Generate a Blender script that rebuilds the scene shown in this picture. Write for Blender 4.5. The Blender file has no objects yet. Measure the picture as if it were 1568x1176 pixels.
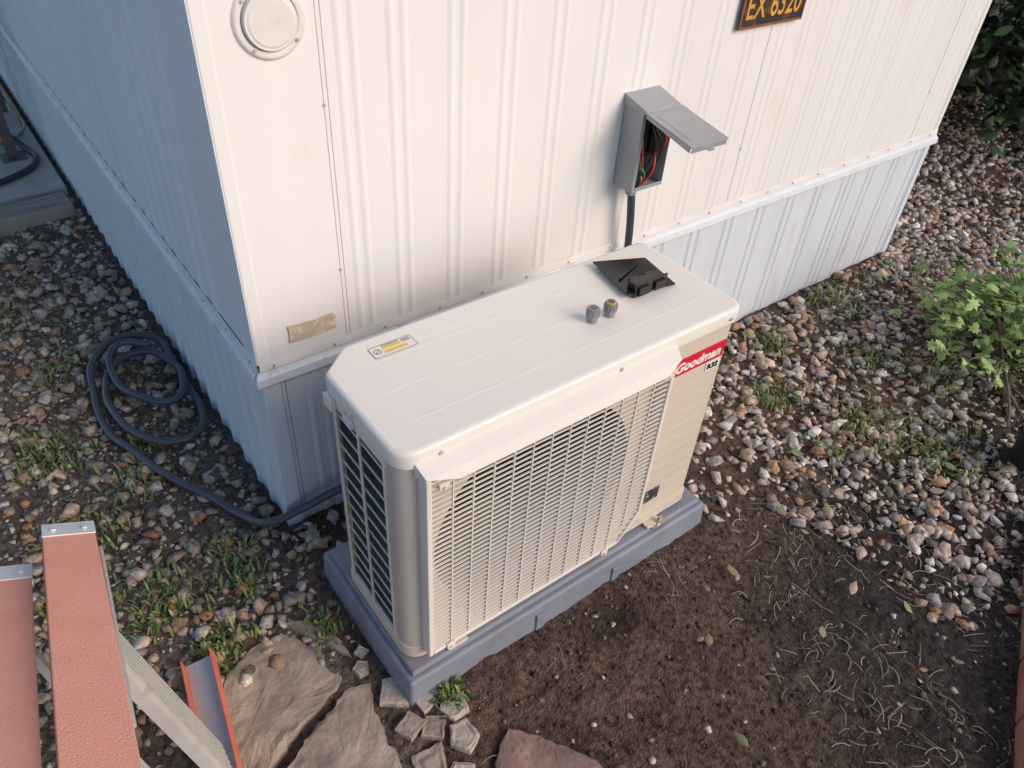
import bpy, bmesh, math, random
import numpy as np
from mathutils import Vector, Matrix, Euler
random.seed(7); rng=np.random.default_rng(7)
scene=bpy.context.scene
scene.view_settings.view_transform='Standard'
scene.view_settings.look='None'
scene.view_settings.exposure=0

# ---------------------------------------------------------------- materials
def mat(name,col,rough=.6,metal=0.,var=.12,vscale=8.,bump=0.,bscale=60.,attr=None,col2=None,spec=.5,detail=4,dirt=None,dscale=3.,dlo=.55,dhi=.75,stretch=None):
    m=bpy.data.materials.new(name); m.use_nodes=True
    nt=m.node_tree; N=nt.nodes; L=nt.links
    b=N['Principled BSDF']; b.inputs['Roughness'].default_value=rough; b.inputs['Metallic'].default_value=metal
    b.inputs['Specular IOR Level'].default_value=spec
    tc=N.new('ShaderNodeTexCoord'); mp=N.new('ShaderNodeMapping'); L.new(tc.outputs['Object'],mp.inputs[0])
    if stretch: mp.inputs['Scale'].default_value=stretch
    if var==0 and not attr:
        b.inputs['Base Color'].default_value=(*col,1); return m
    nz=N.new('ShaderNodeTexNoise'); nz.inputs['Scale'].default_value=vscale; nz.inputs['Detail'].default_value=detail
    L.new(mp.outputs[0],nz.inputs['Vector'])
    c2=col2 or tuple(max(0,c*(1-var*2)) for c in col)
    if attr:
        at=N.new('ShaderNodeAttribute'); at.attribute_name=attr
        mr=N.new('ShaderNodeMapRange'); mr.inputs['From Min'].default_value=.3; mr.inputs['From Max'].default_value=.7
        mr.inputs['To Min'].default_value=1-var*2; mr.inputs['To Max'].default_value=1+var
        L.new(nz.outputs['Fac'],mr.inputs['Value'])
        vm=N.new('ShaderNodeVectorMath'); vm.operation='SCALE'
        L.new(at.outputs['Color'],vm.inputs[0]); L.new(mr.outputs[0],vm.inputs['Scale'])
        out=vm.outputs[0]
    else:
        cr=N.new('ShaderNodeValToRGB'); cr.color_ramp.elements[0].position=.35; cr.color_ramp.elements[1].position=.65
        cr.color_ramp.elements[0].color=(*c2,1); cr.color_ramp.elements[1].color=(*col,1)
        L.new(nz.outputs['Fac'],cr.inputs[0]); out=cr.outputs[0]
    if dirt:
        n3=N.new('ShaderNodeTexNoise'); n3.inputs['Scale'].default_value=dscale; n3.inputs['Detail'].default_value=6
        n3.inputs['Roughness'].default_value=.7
        L.new(mp.outputs[0],n3.inputs['Vector'])
        m3=N.new('ShaderNodeMapRange'); m3.inputs['From Min'].default_value=dlo; m3.inputs['From Max'].default_value=dhi
        L.new(n3.outputs['Fac'],m3.inputs['Value'])
        mx=N.new('ShaderNodeMixRGB'); L.new(m3.outputs[0],mx.inputs['Fac']); L.new(out,mx.inputs['Color1']); mx.inputs['Color2'].default_value=(*dirt,1)
        out=mx.outputs[0]
    L.new(out,b.inputs['Base Color'])
    if bump>0:
        n2=N.new('ShaderNodeTexNoise'); n2.inputs['Scale'].default_value=bscale; n2.inputs['Detail'].default_value=3
        L.new(tc.outputs['Object'],n2.inputs['Vector'])
        bp=N.new('ShaderNodeBump'); bp.inputs['Strength'].default_value=bump; bp.inputs['Distance'].default_value=.01
        L.new(n2.outputs['Fac'],bp.inputs['Height']); L.new(bp.outputs[0],b.inputs['Normal'])
    return m

# ---------------------------------------------------------------- mesh builder
class MB:
    def __init__(s): s.v=[];s.f=[];s.m=[];s.sm=[]
    def add(s,vs,fs,mi=0,smooth=False):
        o=len(s.v); s.v.extend([tuple(map(float,v)) for v in vs])
        for f in fs: s.f.append([o+i for i in f]); s.m.append(mi); s.sm.append(smooth)
    def hexa(s,p,mi=0):
        s.add(p,[(0,3,2,1),(4,5,6,7),(0,1,5,4),(1,2,6,5),(2,3,7,6),(3,0,4,7)],mi)
    def box(s,x0,x1,y0,y1,z0,z1,mi=0):
        s.hexa([(x0,y0,z0),(x1,y0,z0),(x1,y1,z0),(x0,y1,z0),(x0,y0,z1),(x1,y0,z1),(x1,y1,z1),(x0,y1,z1)],mi)
    def beam(s,a,b,w,h,wd=None,mi=0):
        a=Vector(a);b=Vector(b);d=(b-a).normalized()
        wv=Vector(wd) if wd is not None else d.cross(Vector((0,0,1)))
        if wv.length<1e-4: wv=Vector((1,0,0))
        wv=(wv-d*wv.dot(d)).normalized(); n=wv.cross(d)
        p=[]
        for q in(a,b):
            for sx,sy in((-1,-1),(1,-1),(1,1),(-1,1)): p.append(q+wv*sx*w/2+n*sy*h/2)
        s.hexa(p,mi)
    def prism(s,poly,z0,z1,mi=0,top=None):
        n=len(poly); t=top or poly
        s.add([(x,y,z0) for x,y in poly]+[(x,y,z1) for x,y in t],[tuple(range(n))[::-1],tuple(range(n,2*n))]+[(i,(i+1)%n,n+(i+1)%n,n+i) for i in range(n)],mi)
    def cyl(s,a,b,r,n=20,mi=0,r2=None,smooth=True,caps=True):
        a=Vector(a);b=Vector(b);d=(b-a).normalized(); u=d.orthogonal().normalized(); w=d.cross(u); r2=r if r2 is None else r2
        vs=[a+(u*math.cos(t)+w*math.sin(t))*r for t in [2*math.pi*i/n for i in range(n)]]
        vs+=[b+(u*math.cos(t)+w*math.sin(t))*r2 for t in [2*math.pi*i/n for i in range(n)]]
        s.add(vs,[(i,(i+1)%n,n+(i+1)%n,n+i) for i in range(n)],mi,smooth)
        if caps:
            s.add(vs[:n],[tuple(range(n))[::-1]],mi); s.add(vs[n:],[tuple(range(n))],mi)
    def obj(s,name,mats,parent=None,bevel=0,seg=2):
        me=bpy.data.meshes.new(name); me.from_pydata(s.v,[],s.f); me.update()
        for m in mats: me.materials.append(m)
        me.polygons.foreach_set('material_index',s.m); me.polygons.foreach_set('use_smooth',s.sm)
        bm=bmesh.new(); bm.from_mesh(me); bmesh.ops.recalc_face_normals(bm,faces=bm.faces) ; bm.to_mesh(me); bm.free()
        o=bpy.data.objects.new(name,me); scene.collection.objects.link(o)
        if parent: o.parent=parent
        if bevel:
            b=o.modifiers.new('b','BEVEL'); b.width=bevel; b.segments=seg; b.limit_method='ANGLE'; b.angle_limit=math.radians(40)
            b.harden_normals=False
        return o
def empty(name):
    e=bpy.data.objects.new(name,None); scene.collection.objects.link(e); return e
def curve(name,pts,r,m,parent=None,cyclic=False,res=8):
    c=bpy.data.curves.new(name,'CURVE'); c.dimensions='3D'; c.bevel_depth=r; c.bevel_resolution=4 if r>.006 else 1; c.resolution_u=res
    sp=c.splines.new('BEZIER'); sp.bezier_points.add(len(pts)-1)
    for b,p in zip(sp.bezier_points,pts):
        b.co=p; b.handle_left_type='AUTO'; b.handle_right_type='AUTO'
    sp.use_cyclic_u=cyclic; c.use_fill_caps=True; c.materials.append(m)
    o=bpy.data.objects.new(name,c); scene.collection.objects.link(o)
    if parent:o.parent=parent
    return o
def text(name,s,size,m,mw,parent,ext=.0006,off=0.,shear=0.,width=None,align='CENTER'):
    c=bpy.data.curves.new(name,'FONT'); c.body=s; c.size=size; c.extrude=ext; c.offset=off; c.shear=shear
    c.align_x=align; c.align_y='CENTER'
    t=bpy.data.objects.new(name+'_t',c); scene.collection.objects.link(t)
    bpy.context.view_layer.update()
    dg=bpy.context.evaluated_depsgraph_get(); me=bpy.data.meshes.new_from_object(t.evaluated_get(dg))
    if width:
        xs=[v.co.x for v in me.vertices]; ys=[v.co.y for v in me.vertices]; k=width/(max(xs)-min(xs)); mx=(max(xs)+min(xs))/2; my=(max(ys)+min(ys))/2
        for v in me.vertices: v.co.x=(v.co.x-mx)*k; v.co.y-=my
    bpy.data.objects.remove(t); me.materials.clear(); me.materials.append(m)
    o=bpy.data.objects.new(name,me); scene.collection.objects.link(o); o.matrix_world=mw; o.parent=parent
    return o

# ---------------------------------------------------------------- noise in numpy
def vnoise(x,y,seed=0):
    xi=np.floor(x).astype(np.int64); yi=np.floor(y).astype(np.int64); fx=x-xi; fy=y-yi
    def h(a,b):
        n=(a*374761393+b*668265263+seed*974711)&0x7fffffff
        n=((n^(n>>13))*1274126177)&0x7fffffff
        n=n^(n>>16)
        return (n&0xffff)/65535.
    sx=fx*fx*(3-2*fx); sy=fy*fy*(3-2*fy)
    return (h(xi,yi)*(1-sx)+h(xi+1,yi)*sx)*(1-sy)+(h(xi,yi+1)*(1-sx)+h(xi+1,yi+1)*sx)*sy
def fbm(x,y,seed=0,o=4):
    r=0;a=.5
    for i in range(o): r=r+a*vnoise(x*2**i,y*2**i,seed+i*17); a*=.5
    return r/(1-.5**o)
def sst(a,b,x):
    t=np.clip((x-a)/(b-a),0,1); return t*t*(3-2*t)
def ghgt(x,y):
    x=np.asarray(x,float);y=np.asarray(y,float)
    h=(fbm(x*2.2,y*2.2,3)-.5)*.05+(fbm(x*14,y*14,9,3)-.5)*.012
    mound=sst(.35,.0,np.maximum(np.maximum(-x,x-1.1),np.maximum(-.75-y,y+.2)))*.035
    return h+mound-.012
def gz(x,y): return float(ghgt(np.array([x]),np.array([y]))[0])
def gravel_mask(x,y):
    n=(fbm(x*3,y*3,21)-.5)
    right=sst(0,.20,x-(1.15+np.maximum(0,-.75-y)*.45)+n*.5)*sst(-1.7,-1.25,y+n*.7)
    left=sst(.12,-.02,x)*np.where(y>-.42,1,0)
    back=np.where((y>-.28)&(x<1.3),1,0)*.9
    return np.maximum(np.maximum(right,left),back)

# ---------------------------------------------------------------- ground
def axis(lo,hi,step,far):
    a=list(np.arange(lo,hi,step)); s=step; x=hi
    while x<far: a.append(x); s*=1.25; x+=s
    a.append(far); s=step; x=lo-step; b=[]
    while x>-far: b.append(x); s*=1.25; x-=s
    b.append(-far); return np.array(b[::-1]+a)
ax=axis(-1.2,3.4,.013,80); ay=axis(-1.9,1.8,.013,80)
X,Y=np.meshgrid(ax,ay); Z=ghgt(X,Y)
rough_=((fbm(X*38,Y*38,61,2)-.5)*.012+np.maximum(0,fbm(X*22,Y*22,66,2)-.58)*.03)*(1-.3*gravel_mask(X,Y)); Z=Z+rough_*((np.abs(X)<4.2)&(np.abs(Y)<2.8))
me=bpy.data.meshes.new('ground'); nx,ny=len(ax),len(ay)
co=np.stack([X.ravel(),Y.ravel(),Z.ravel()],1)
i=np.arange(nx*ny).reshape(ny,nx); q=np.stack([i[:-1,:-1],i[:-1,1:],i[1:,1:],i[1:,:-1]],-1).reshape(-1,4)
me.vertices.add(len(co)); me.vertices.foreach_set('co',co.ravel()); me.loops.add(q.size); me.loops.foreach_set('vertex_index',q.ravel().astype(np.int32))
me.polygons.add(len(q)); me.polygons.foreach_set('loop_start',np.arange(0,q.size,4,dtype=np.int32)); me.polygons.foreach_set('loop_total',np.full(len(q),4,np.int32)); me.update(); me.validate()
me.polygons.foreach_set('use_smooth',[True]*len(q))
n1=fbm(X*5,Y*5,40)[...,None]; n2=fbm(X*1.3,Y*1.3,55)[...,None]; n4=fbm(X*11,Y*11,47,3)[...,None]
brown=np.array([.125,.082,.062]); dark=np.array([.055,.046,.042]); tan=np.array([.19,.15,.115])
k=sst(.75,1.5,X+(n2[...,0]-.5)*1.2)*sst(-.6,-1.05,Y+(n2[...,0]-.5)*.5)
k=k[...,None]
c=brown*(1-k)+dark*k
c=c*(.45+.65*n1+.5*n4)
lf=sst(.1,-.2,X)[...,None]; c=c*(1-lf)+(tan*(.5+.6*n1+.3*n4))*lf
wet=np.exp(-(((X-.62)/.10)**2+((Y+.845)/.05)**2)*(1.6-1.3*fbm(X*14,Y*14,5)))[...,None]
c=c*(1-.7*wet)
col=np.concatenate([c.reshape(-1,3),np.ones((len(co),1))],1)
at=me.color_attributes.new('Col','FLOAT_COLOR','POINT'); at.data.foreach_set('color',col.ravel())
ground=bpy.data.objects.new('ground',me); scene.collection.objects.link(ground)
me.materials.append(mat('soil',(.1,.07,.05),.95,attr='Col',var=.35,vscale=60,bump=1.0,bscale=150,spec=.2,detail=6))

# ---------------------------------------------------------------- scatter helper
def hull_stone(n,flat):
    bm=bmesh.new()
    for _ in range(n):
        v=Vector((random.gauss(0,1),random.gauss(0,1),random.gauss(0,1))).normalized()*random.uniform(.8,1.08)
        bm.verts.new((v.x,v.y*random.uniform(.65,.9),v.z*flat))
    r=bmesh.ops.convex_hull(bm,input=bm.verts)
    bmesh.ops.delete(bm,geom=[g for g in r['geom_interior'] if isinstance(g,bmesh.types.BMVert)],context='VERTS')
    bmesh.ops.triangulate(bm,faces=bm.faces)
    bm.verts.index_update()
    V=np.array([v.co[:] for v in bm.verts]); F=np.array([[v.index for v in f.verts] for f in bm.faces]); bm.free(); return V,F
def tri_object(name,Vs,Fs,Cs,m):
    V=np.concatenate(Vs);C=np.concatenate(Cs);F=np.concatenate(Fs)
    me=bpy.data.meshes.new(name); me.vertices.add(len(V)); me.vertices.foreach_set('co',V.ravel())
    me.loops.add(F.size); me.loops.foreach_set('vertex_index',F.ravel().astype(np.int32))
    k=F.shape[1]; me.polygons.add(len(F)); me.polygons.foreach_set('loop_start',np.arange(0,F.size,k,dtype=np.int32)); me.polygons.foreach_set('loop_total',np.full(len(F),k,np.int32))
    me.update(); a=me.color_attributes.new('Col','FLOAT_COLOR','POINT'); a.data.foreach_set('color',np.concatenate([C,np.ones((len(C),1))],1).ravel())
    me.materials.append(m); o=bpy.data.objects.new(name,me); scene.collection.objects.link(o); return o
pal=np.array([[.62,.57,.51],[.57,.49,.40],[.49,.37,.27],[.50,.29,.17],[.38,.36,.34],[.22,.20,.185],[.61,.47,.39],[.78,.74,.69],[.48,.42,.37],[.33,.24,.17],[.43,.32,.24]])
pw=np.array([.15,.16,.12,.07,.13,.08,.1,.10,.09,.04,.06]); pw/=pw.sum()
def stones(name,n,xr,yr,smin,smax,dens,tint=1.,z=0.3,protos=None,ex=1.6,palette=pal,m=None):
    Vs=[];Fs=[];Cs=[];o=0
    x=rng.uniform(*xr,n); y=rng.uniform(*yr,n); keep=rng.uniform(0,1,n)<dens(x,y)
    keep&=~((x>-.03)&(y>-.02)&(x<3.29)); keep&=~((x>-.02)&(x<1.11)&(y>-.74)&(y<-.22)); keep&=~((y>2.56)&(x<0))
    x=x[keep];y=y[keep]; h=ghgt(x,y)
    pwx=pw if palette is pal else None
    for i in range(len(x)):
        V,F=protos[random.randrange(len(protos))]
        s=smin+(smax-smin)*random.random()**ex
        R=np.array(Euler((random.uniform(-.5,.5),random.uniform(-.5,.5),random.uniform(0,6.28))).to_matrix())
        P=(V*s)@R.T; P[:,0]+=x[i];P[:,1]+=y[i];P[:,2]+=h[i]+s*z
        cc=palette[rng.choice(len(palette),p=pwx)]*random.uniform(.7,1.15)
        t=tint(x[i],y[i]) if callable(tint) else tint
        Vs.append(P);Fs.append(F+o);o+=len(V);Cs.append(np.tile(cc*t,(len(V),1)))
    return tri_object(name,Vs,Fs,Cs,m or stone_m)
stone_m=mat('gravel_stone',(.4,.35,.3),.85,attr='Col',var=.25,vscale=70,bump=.35,bscale=220,spec=.3)
protos=[hull_stone(random.choice((9,11,14)),random.uniform(.42,.72)) for _ in range(28)]
def d_main(x,y):
    g=gravel_mask(x,y); g=np.where((x<-.0)&(fbm(x*4,y*4,77)<.40),g*.55,g); return np.where((x>1.2)&(fbm(x*3,y*3,78)<.33),g*.55,g)
def tint(x,y): return np.array([.95,.87,.79]) if x<0 else 1.03
gravel=stones('gravel',10800,(-1.0,4.2),(-1.7,2.6),.019,.039,d_main,tint,.28,protos,1.5)
g2=stones('g2',6500,(1.15,4.2),(-1.6,.8),.010,.022,lambda x,y:d_main(x,y),1.0,.22,protos)
g3=stones('g3',2500,(-.6,3.0),(-1.9,0),.003,.015,lambda x,y:np.full_like(x,.55)*(.3+fbm(x*4,y*4,8)),.85,.12,protos,2.5)
g4=stones('g4',6000,(-1.0,.0),(-.5,2.6),.006,.017,lambda x,y:np.full_like(x,.85),.9,.15,protos)
g5=stones('g5',6500,(3.0,6.2),(-1.5,2.0),.019,.038,lambda x,y:np.full_like(x,.9),1.0,.22,protos)
def join(objs):
    for o in bpy.context.selected_objects:o.select_set(False)
    for o in objs:o.select_set(True)
    bpy.context.view_layer.objects.active=objs[0]; bpy.ops.object.join(); 
join([gravel,g2,g3,g4,g5])
soilpal=np.array([[.10,.068,.052],[.075,.055,.046],[.15,.105,.08],[.055,.046,.042],[.20,.15,.12]])
stones('soil_clods',9500,(-.45,2.7),(-1.9,-.70),.002,.012,lambda x,y:.25+.9*fbm(x*5,y*5,88),1.,.1,protos[:8],2.2,soilpal,mat('soil_clod',(.1,.07,.05),.97,attr='Col',var=.25,vscale=80,spec=.1))

# ---------------------------------------------------------------- grass / straw / leaves
leaf_m=mat('leaf_green',(.1,.15,.04),.55,attr='Col',var=.15,vscale=40)
def grass():
    spots=[(2.12,-.95,.16,420),(1.85,-.42,.1,200),(2.0,-.72,.12,260),(2.1,-.2,.08,120),(2.6,-.15,.14,260),(1.6,-.2,.07,90),(2.5,-.75,.14,260),(3.2,-.3,.2,260),(1.75,-.75,.08,70),(2.9,.0-.1,.1,100),(2.35,-.5,.1,130),
     (-.52,.72,.12,260),(-.38,1.13,.1,160),(-.41,-.07,.10,230),(-.33,-.29,.06,200),(.10,-.755,.035,170),(-.2,-.13,.08,140),(-.3,.45,.09,130),(-.6,1.6,.2,220),(-.2,.0,.07,90),(-.08,-.4,.04,100),(-.5,.3,.1,180),(-.6,.1,.1,180),(-.25,.62,.05,60)]
    Vs=[];Fs=[];Cs=[];o=0
    for sx,sy,r,n in spots:
        for _ in range(n):
            x=random.gauss(sx,r*.6);y=random.gauss(sy,r*.6)
            if x>-.03 and y>-.03: continue
            if -.01<x<1.1 and -.73<y<-.23: continue
            L=random.uniform(.012,.042); a=random.uniform(0,6.28); w=random.uniform(.0015,.0045); lean=random.uniform(.3,1.1)
            dx,dy=math.cos(a),math.sin(a); z=gz(x,y)+.008
            P=[(x-dy*w,y+dx*w,z),(x+dy*w,y-dx*w,z),(x+dx*L*lean*.5+dy*w,y+dy*L*lean*.5-dx*w,z+L*.7),(x+dx*L*lean*.5-dy*w,y+dy*L*lean*.5+dx*w,z+L*.7),(x+dx*L*lean,y+dy*L*lean,z+L*.8)]
            Vs.append(np.array(P)); Fs.append(np.array([[0,1,2],[0,2,3],[3,2,4]])+o); o+=5
            g=random.uniform(.6,1.25); Cs.append(np.tile(np.array([.16,.235,.06])*g if random.random()<.75 else np.array([.32,.29,.14])*g,(5,1)))
    tri_object('grass_tufts',Vs,Fs,Cs,leaf_m)
grass()
def straw():
    Vs=[];Fs=[];Cs=[];o=0
    for _ in range(2400):
        if random.random()<.7: x=random.uniform(.4,2.6);y=random.uniform(-1.9,-.74)
        else: x=random.uniform(-1,3.5);y=random.uniform(-1.6,2)
        if fbm(np.array([x*3]),np.array([y*3]),91)[0]<.40: continue
        if x>-.03 and y>-.03: continue
        if -.03<x<1.12 and -.75<y<-.2: continue
        L=random.uniform(.015,.075);a=random.uniform(0,6.28);w=random.uniform(.0004,.0014);cv=random.uniform(-1,1);p=[]
        px,py=x,y
        for k in range(5):
            z=gz(px,py)+.005+.005*math.sin(k/4*3.14)
            p.append((px-math.sin(a)*w,py+math.cos(a)*w,z));p.append((px+math.sin(a)*w,py-math.cos(a)*w,z))
            px+=math.cos(a)*L/4;py+=math.sin(a)*L/4;a+=cv*.4
        Vs.append(np.array(p));Fs.append(np.array([[2*k,2*k+1,2*k+3] for k in range(4)]+[[2*k,2*k+3,2*k+2] for k in range(4)])+o);o+=10
        g=random.uniform(.4,1.15);Cs.append(np.tile(np.array([.38,.32,.24])*g,(10,1)))
    tri_object('dry_straw',Vs,Fs,Cs,mat('straw',(.4,.3,.2),.8,attr='Col',var=.1,vscale=30))
straw()
def leaf_shape(lobes):
    if lobes:
        pts=[(0,0),(.14,.16),(.40,.06),(.30,.30),(.55,.50),(.22,.55),(.26,.82),(0,1.08),(-.26,.82),(-.22,.55),(-.55,.50),(-.30,.30),(-.40,.06),(-.14,.16)]
    else: pts=[(0,0),(.22,.3),(.25,.6),(0,1),(-.25,.6),(-.22,.3)]
    return pts
def leaves(cls,n,center,size,lobes,colf,shape,tilt=.9):
    Vs=[];Fs=[];Cs=[];o=0
    pts=leaf_shape(lobes);m=len(pts)
    for _ in range(n):
        p=shape()
        s=random.uniform(*size); R=Euler((random.uniform(-tilt,tilt),random.uniform(-tilt,tilt),random.uniform(0,6.28))).to_matrix()
        vs=[Vector((0,.45*s,.0))]+[Vector((a*s,b*s,-abs(a)*.35*s-.15*s*b*b)) for a,b in pts]
        Vs.append(np.array([(R@v+Vector(p))[:] for v in vs])); Fs.append(np.array([[0,1+i,1+(i+1)%m] for i in range(m)])+o); o+=m+1
        Cs.append(np.tile(np.array(colf(p)),(m+1,1)))
    return tri_object(cls,Vs,Fs,Cs,leaf_m)
wood=mat('dry_wood',(.16,.12,.09),.9,bump=.5,bscale=60,var=.2)
plant=empty('leafy_plant'); root=Vector((2.82,-.84,0)); lp=[]
for i in range(58):
    a=random.uniform(0,6.28); rr=random.uniform(.10,.56); x=root.x+.06+rr*math.cos(a); y=root.y+.06+rr*.75*math.sin(a); zt_=random.uniform(.10,.40)*(1.15-rr*.7)
    if y>-.25: y=-.25
    mid=((root.x+x)/2,(root.y+y)/2,zt_*.85); curve('stem_%d'%i,[(root.x+random.uniform(-.05,.05),root.y+random.uniform(-.05,.05),0),mid,(x,y,zt_)],.0030,wood,plant,res=3)
    for k in range(12):
        t=random.uniform(.35,1.05); q=Vector(root).lerp(Vector((x,y,zt_)),t); q.z=max(.02,zt_*(1-(1-t)**2)+random.uniform(-.03,.03)); lp.append((q.x+random.gauss(0,.028),q.y+random.gauss(0,.028),q.z))
it0=iter(lp)
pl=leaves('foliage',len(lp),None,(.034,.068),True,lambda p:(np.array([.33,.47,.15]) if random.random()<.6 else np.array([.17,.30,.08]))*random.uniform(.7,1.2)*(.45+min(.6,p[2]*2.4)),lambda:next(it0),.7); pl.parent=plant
for i in range(7):
    curve('dry_branch_%d'%i,[(2.42+.1*i,-1.06-.01*i,.02),(2.5+.06*i,-1.0+.03*i,.07),(2.68+.03*i,-.85+.03*i,.13+.02*i)],.006,wood,plant,res=4)
# hedge behind house
hc=[(random.uniform(4.5,7.6),random.uniform(-.5,4.6),random.uniform(.12,2.6)) for _ in range(280)]
hc=[c for c in hc if c[0]>4.58+max(0,.35-c[1])*.7]
def shh():
    c=random.choice(hc); r=.33; v=Vector((random.gauss(0,1),random.gauss(0,1),random.gauss(0,1))).normalized()*r*random.uniform(.6,1.1)
    return (max(4.3,c[0]+v.x),c[1]+v.y,max(.03,c[2]+v.z))
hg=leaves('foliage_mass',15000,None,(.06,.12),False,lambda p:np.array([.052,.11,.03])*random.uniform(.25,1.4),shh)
hedge=empty('shrub_hedge'); hg.parent=hedge
mb=MB()
for _ in range(22):
    x=random.uniform(4.9,7.8);y=random.uniform(.3,4.5)
    mb.cyl((x,y,-.05),(x+random.uniform(-.3,.3),y+random.uniform(-.3,.3),random.uniform(1.2,2.2)),.035,8,r2=.012)
mb.obj('trunks',[wood],hedge)
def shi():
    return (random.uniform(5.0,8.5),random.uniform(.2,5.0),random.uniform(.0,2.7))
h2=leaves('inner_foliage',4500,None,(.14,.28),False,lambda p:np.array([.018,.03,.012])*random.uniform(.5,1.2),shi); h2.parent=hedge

# ---------------------------------------------------------------- mobile home
H1=.608; LX=3.26; LY=9.0; TOPZ=2.75
white=mat('painted_metal_siding',(.84,.815,.785),.42,var=.02,vscale=3,bump=.05,bscale=260,dirt=(.68,.60,.50),dscale=2.2,dlo=.58,dhi=.86,stretch=(1.5,1.5,.5))
white_sky=mat('side_siding_sky_tint',(.77,.825,.88),.42,var=.03,vscale=3,bump=.05,bscale=260,dirt=(.64,.68,.70),dscale=2.2,dlo=.58,dhi=.85,stretch=(1.5,1.5,.5))  # siding copy for the side wall, blue sky light painted into its colour
skm=mat('skirting_metal',(.68,.72,.77),.45,var=.04,vscale=4,bump=.06,bscale=200,dirt=(.50,.44,.37),dscale=4,dlo=.56,dhi=.85,stretch=(2,2,.6))
skm_sky=mat('side_skirting_sky_tint',(.70,.765,.83),.45,var=.04,vscale=4,bump=.06,bscale=200,dirt=(.50,.48,.44),dscale=4,dlo=.56,dhi=.85,stretch=(2,2,.6))  # skirting copy, cooler and brighter: sky light from the left put into the colour
trimm=mat('trim_paint',(.77,.80,.83),.4,var=.03,vscale=10,dirt=(.42,.34,.27),dscale=14,dlo=.59,dhi=.8)
roofm=mat('roof_metal',(.6,.6,.6),.5)
screw=mat('screw_metal',(.58,.56,.53),.5,metal=.3)
home=empty('mobile_home')
def profile(u0,u1,clusters,seams,h,rw=.012,gap=.02,n=3):
    P=[(u0,0)]
    ev=[]
    for c in clusters:
        for k in range(n):
            u=c+(k-(n-1)/2)*gap; ev.append((u-rw/2,u+rw/2,'r'))
    for s in seams: ev.append((s-.0015,s+.0015,'s'))
    ev.sort(); last=u0+.004
    for a,b,t in ev:
        if a<last or b>u1-.004: continue
        if t=='r': P+=[(a,0),(a+rw*.40,h),(b-rw*.40,h),(b,0)]
        else: P+=[(a-.010,0),(a-.009,.002),(a-.0002,.002),(a,-.005),(b,-.005),(b+.0002,0)]
        last=b+.001
    P.append((u1,0)); return P
def sheet(name,P,z0,z1,plane,base,m):
    mb=MB(); zs=[z0,(z0+z1)/2,z1]; vs=[]
    for z in zs:
        for u,o in P: vs.append((u,base-o,z) if plane=='y' else (base-o,u,z))
    n=len(P); mb.add(vs,[(r*n+i,r*n+i+1,(r+1)*n+i+1,(r+1)*n+i) for r in range(2) for i in range(n-1)])
    return mb.obj(name,[m],home)
def clus(a,b,step): return list(np.arange(a,b,step))
sheet('front_siding',profile(0,LX,[.315,.44]+clus(.60,1.78,.158)+clus(1.87,3.0,.125)+clus(3.1,3.22,.1),[.2613,1.8092,3.045],.0024,.024,.034,2),H1+.028,TOPZ,'y',0,white)
sheet('side_siding',profile(0,LY,clus(.29,1.1,.10)+clus(1.22,LY,.10),[1.15,2.6,4.0],.0045,.020,.030,2),H1+.028,TOPZ,'x',0,white_sky)
sheet('front_skirting',profile(.05,LX,clus(.15,LX,.19),[.062,1.28,2.03,2.69],.005,.026,.042,2),-.1,H1,'y',.006,skm)
sheet('side_skirting',profile(.05,LY,clus(.14,LY,.105),[1.3,2.6],.009,.040,.034,1),-.1,H1,'x',.006,skm_sky)
mb=MB()
mb.box(-.0045,-.0015,-.003,.085,H1+.034,TOPZ)
mb.obj('wall_corner_trim',[white_sky],home,bevel=.001)
mb=MB(); mb.box(-.0012,.03,-.003,.03,H1+.03,TOPZ); mb.box(LX-.03,LX+.003,-.003,.03,H1+.03,TOPZ)
mb.obj('wall_corner_posts',[white],home,bevel=.003)
mb=MB()
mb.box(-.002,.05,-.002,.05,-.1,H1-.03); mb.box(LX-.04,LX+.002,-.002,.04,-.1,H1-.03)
mb.obj('corner_trim',[skm_sky],home,bevel=.006)
mb=MB()
mb.box(LX-.002,LX,.03,LY,-.1,TOPZ); mb.box(.03,LX-.03,LY-.01,LY,-.1,TOPZ)
mb.obj('far_walls',[white],home)
mb=MB(); mb.box(-.1,LX+.1,-.1,LY+.1,TOPZ,TOPZ+.09); mb.obj('roof',[roofm],home,bevel=.01)
mb=MB()
def ledge(z):
    mb.hexa([(-.018,-.018,z-.03),(LX+.018,-.018,z-.03),(LX+.018,.01,z-.03),(-.018,.01,z-.03),(-.016,-.016,z-.004),(LX+.016,-.016,z-.004),(LX+.016,.004,z+.010),(-.004,.004,z+.010)])
    mb.hexa([(-.018,.011,z-.03),(.009,.011,z-.03),(.009,LY,z-.03),(-.018,LY,z-.03),(-.016,.011,z-.004),(.004,.011,z+.01),(.004,LY,z+.01),(-.016,LY,z-.004)])
ledge(H1)
mb.obj('belt_trim',[trimm],home,bevel=.002)
mb=MB()
def scallop(plane,L,mi):
    n=int(L/.0139); vs=[]
    for i in range(n+1):
        u=L*i/n; s=abs(math.sin(math.pi*u/.166)); o=.0050+.0060*s*s*(.6+.5*random.random()*.3)
        for z,oo in((H1+.010+.004*s,o),(H1+.022,.0050+.003*s),(H1+.040,.0045)): vs.append((u,-oo,z) if plane=='y' else (-oo,u,z))
    mb.add(vs,[(3*i+k,3*i+3+k,3*i+4+k,3*i+1+k) for i in range(n) for k in range(2)],mi,True)
scallop('y',LX,0); scallop('x',LY,1)
mb.obj('siding_hem',[white,white_sky],home)
mb=MB()
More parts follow.
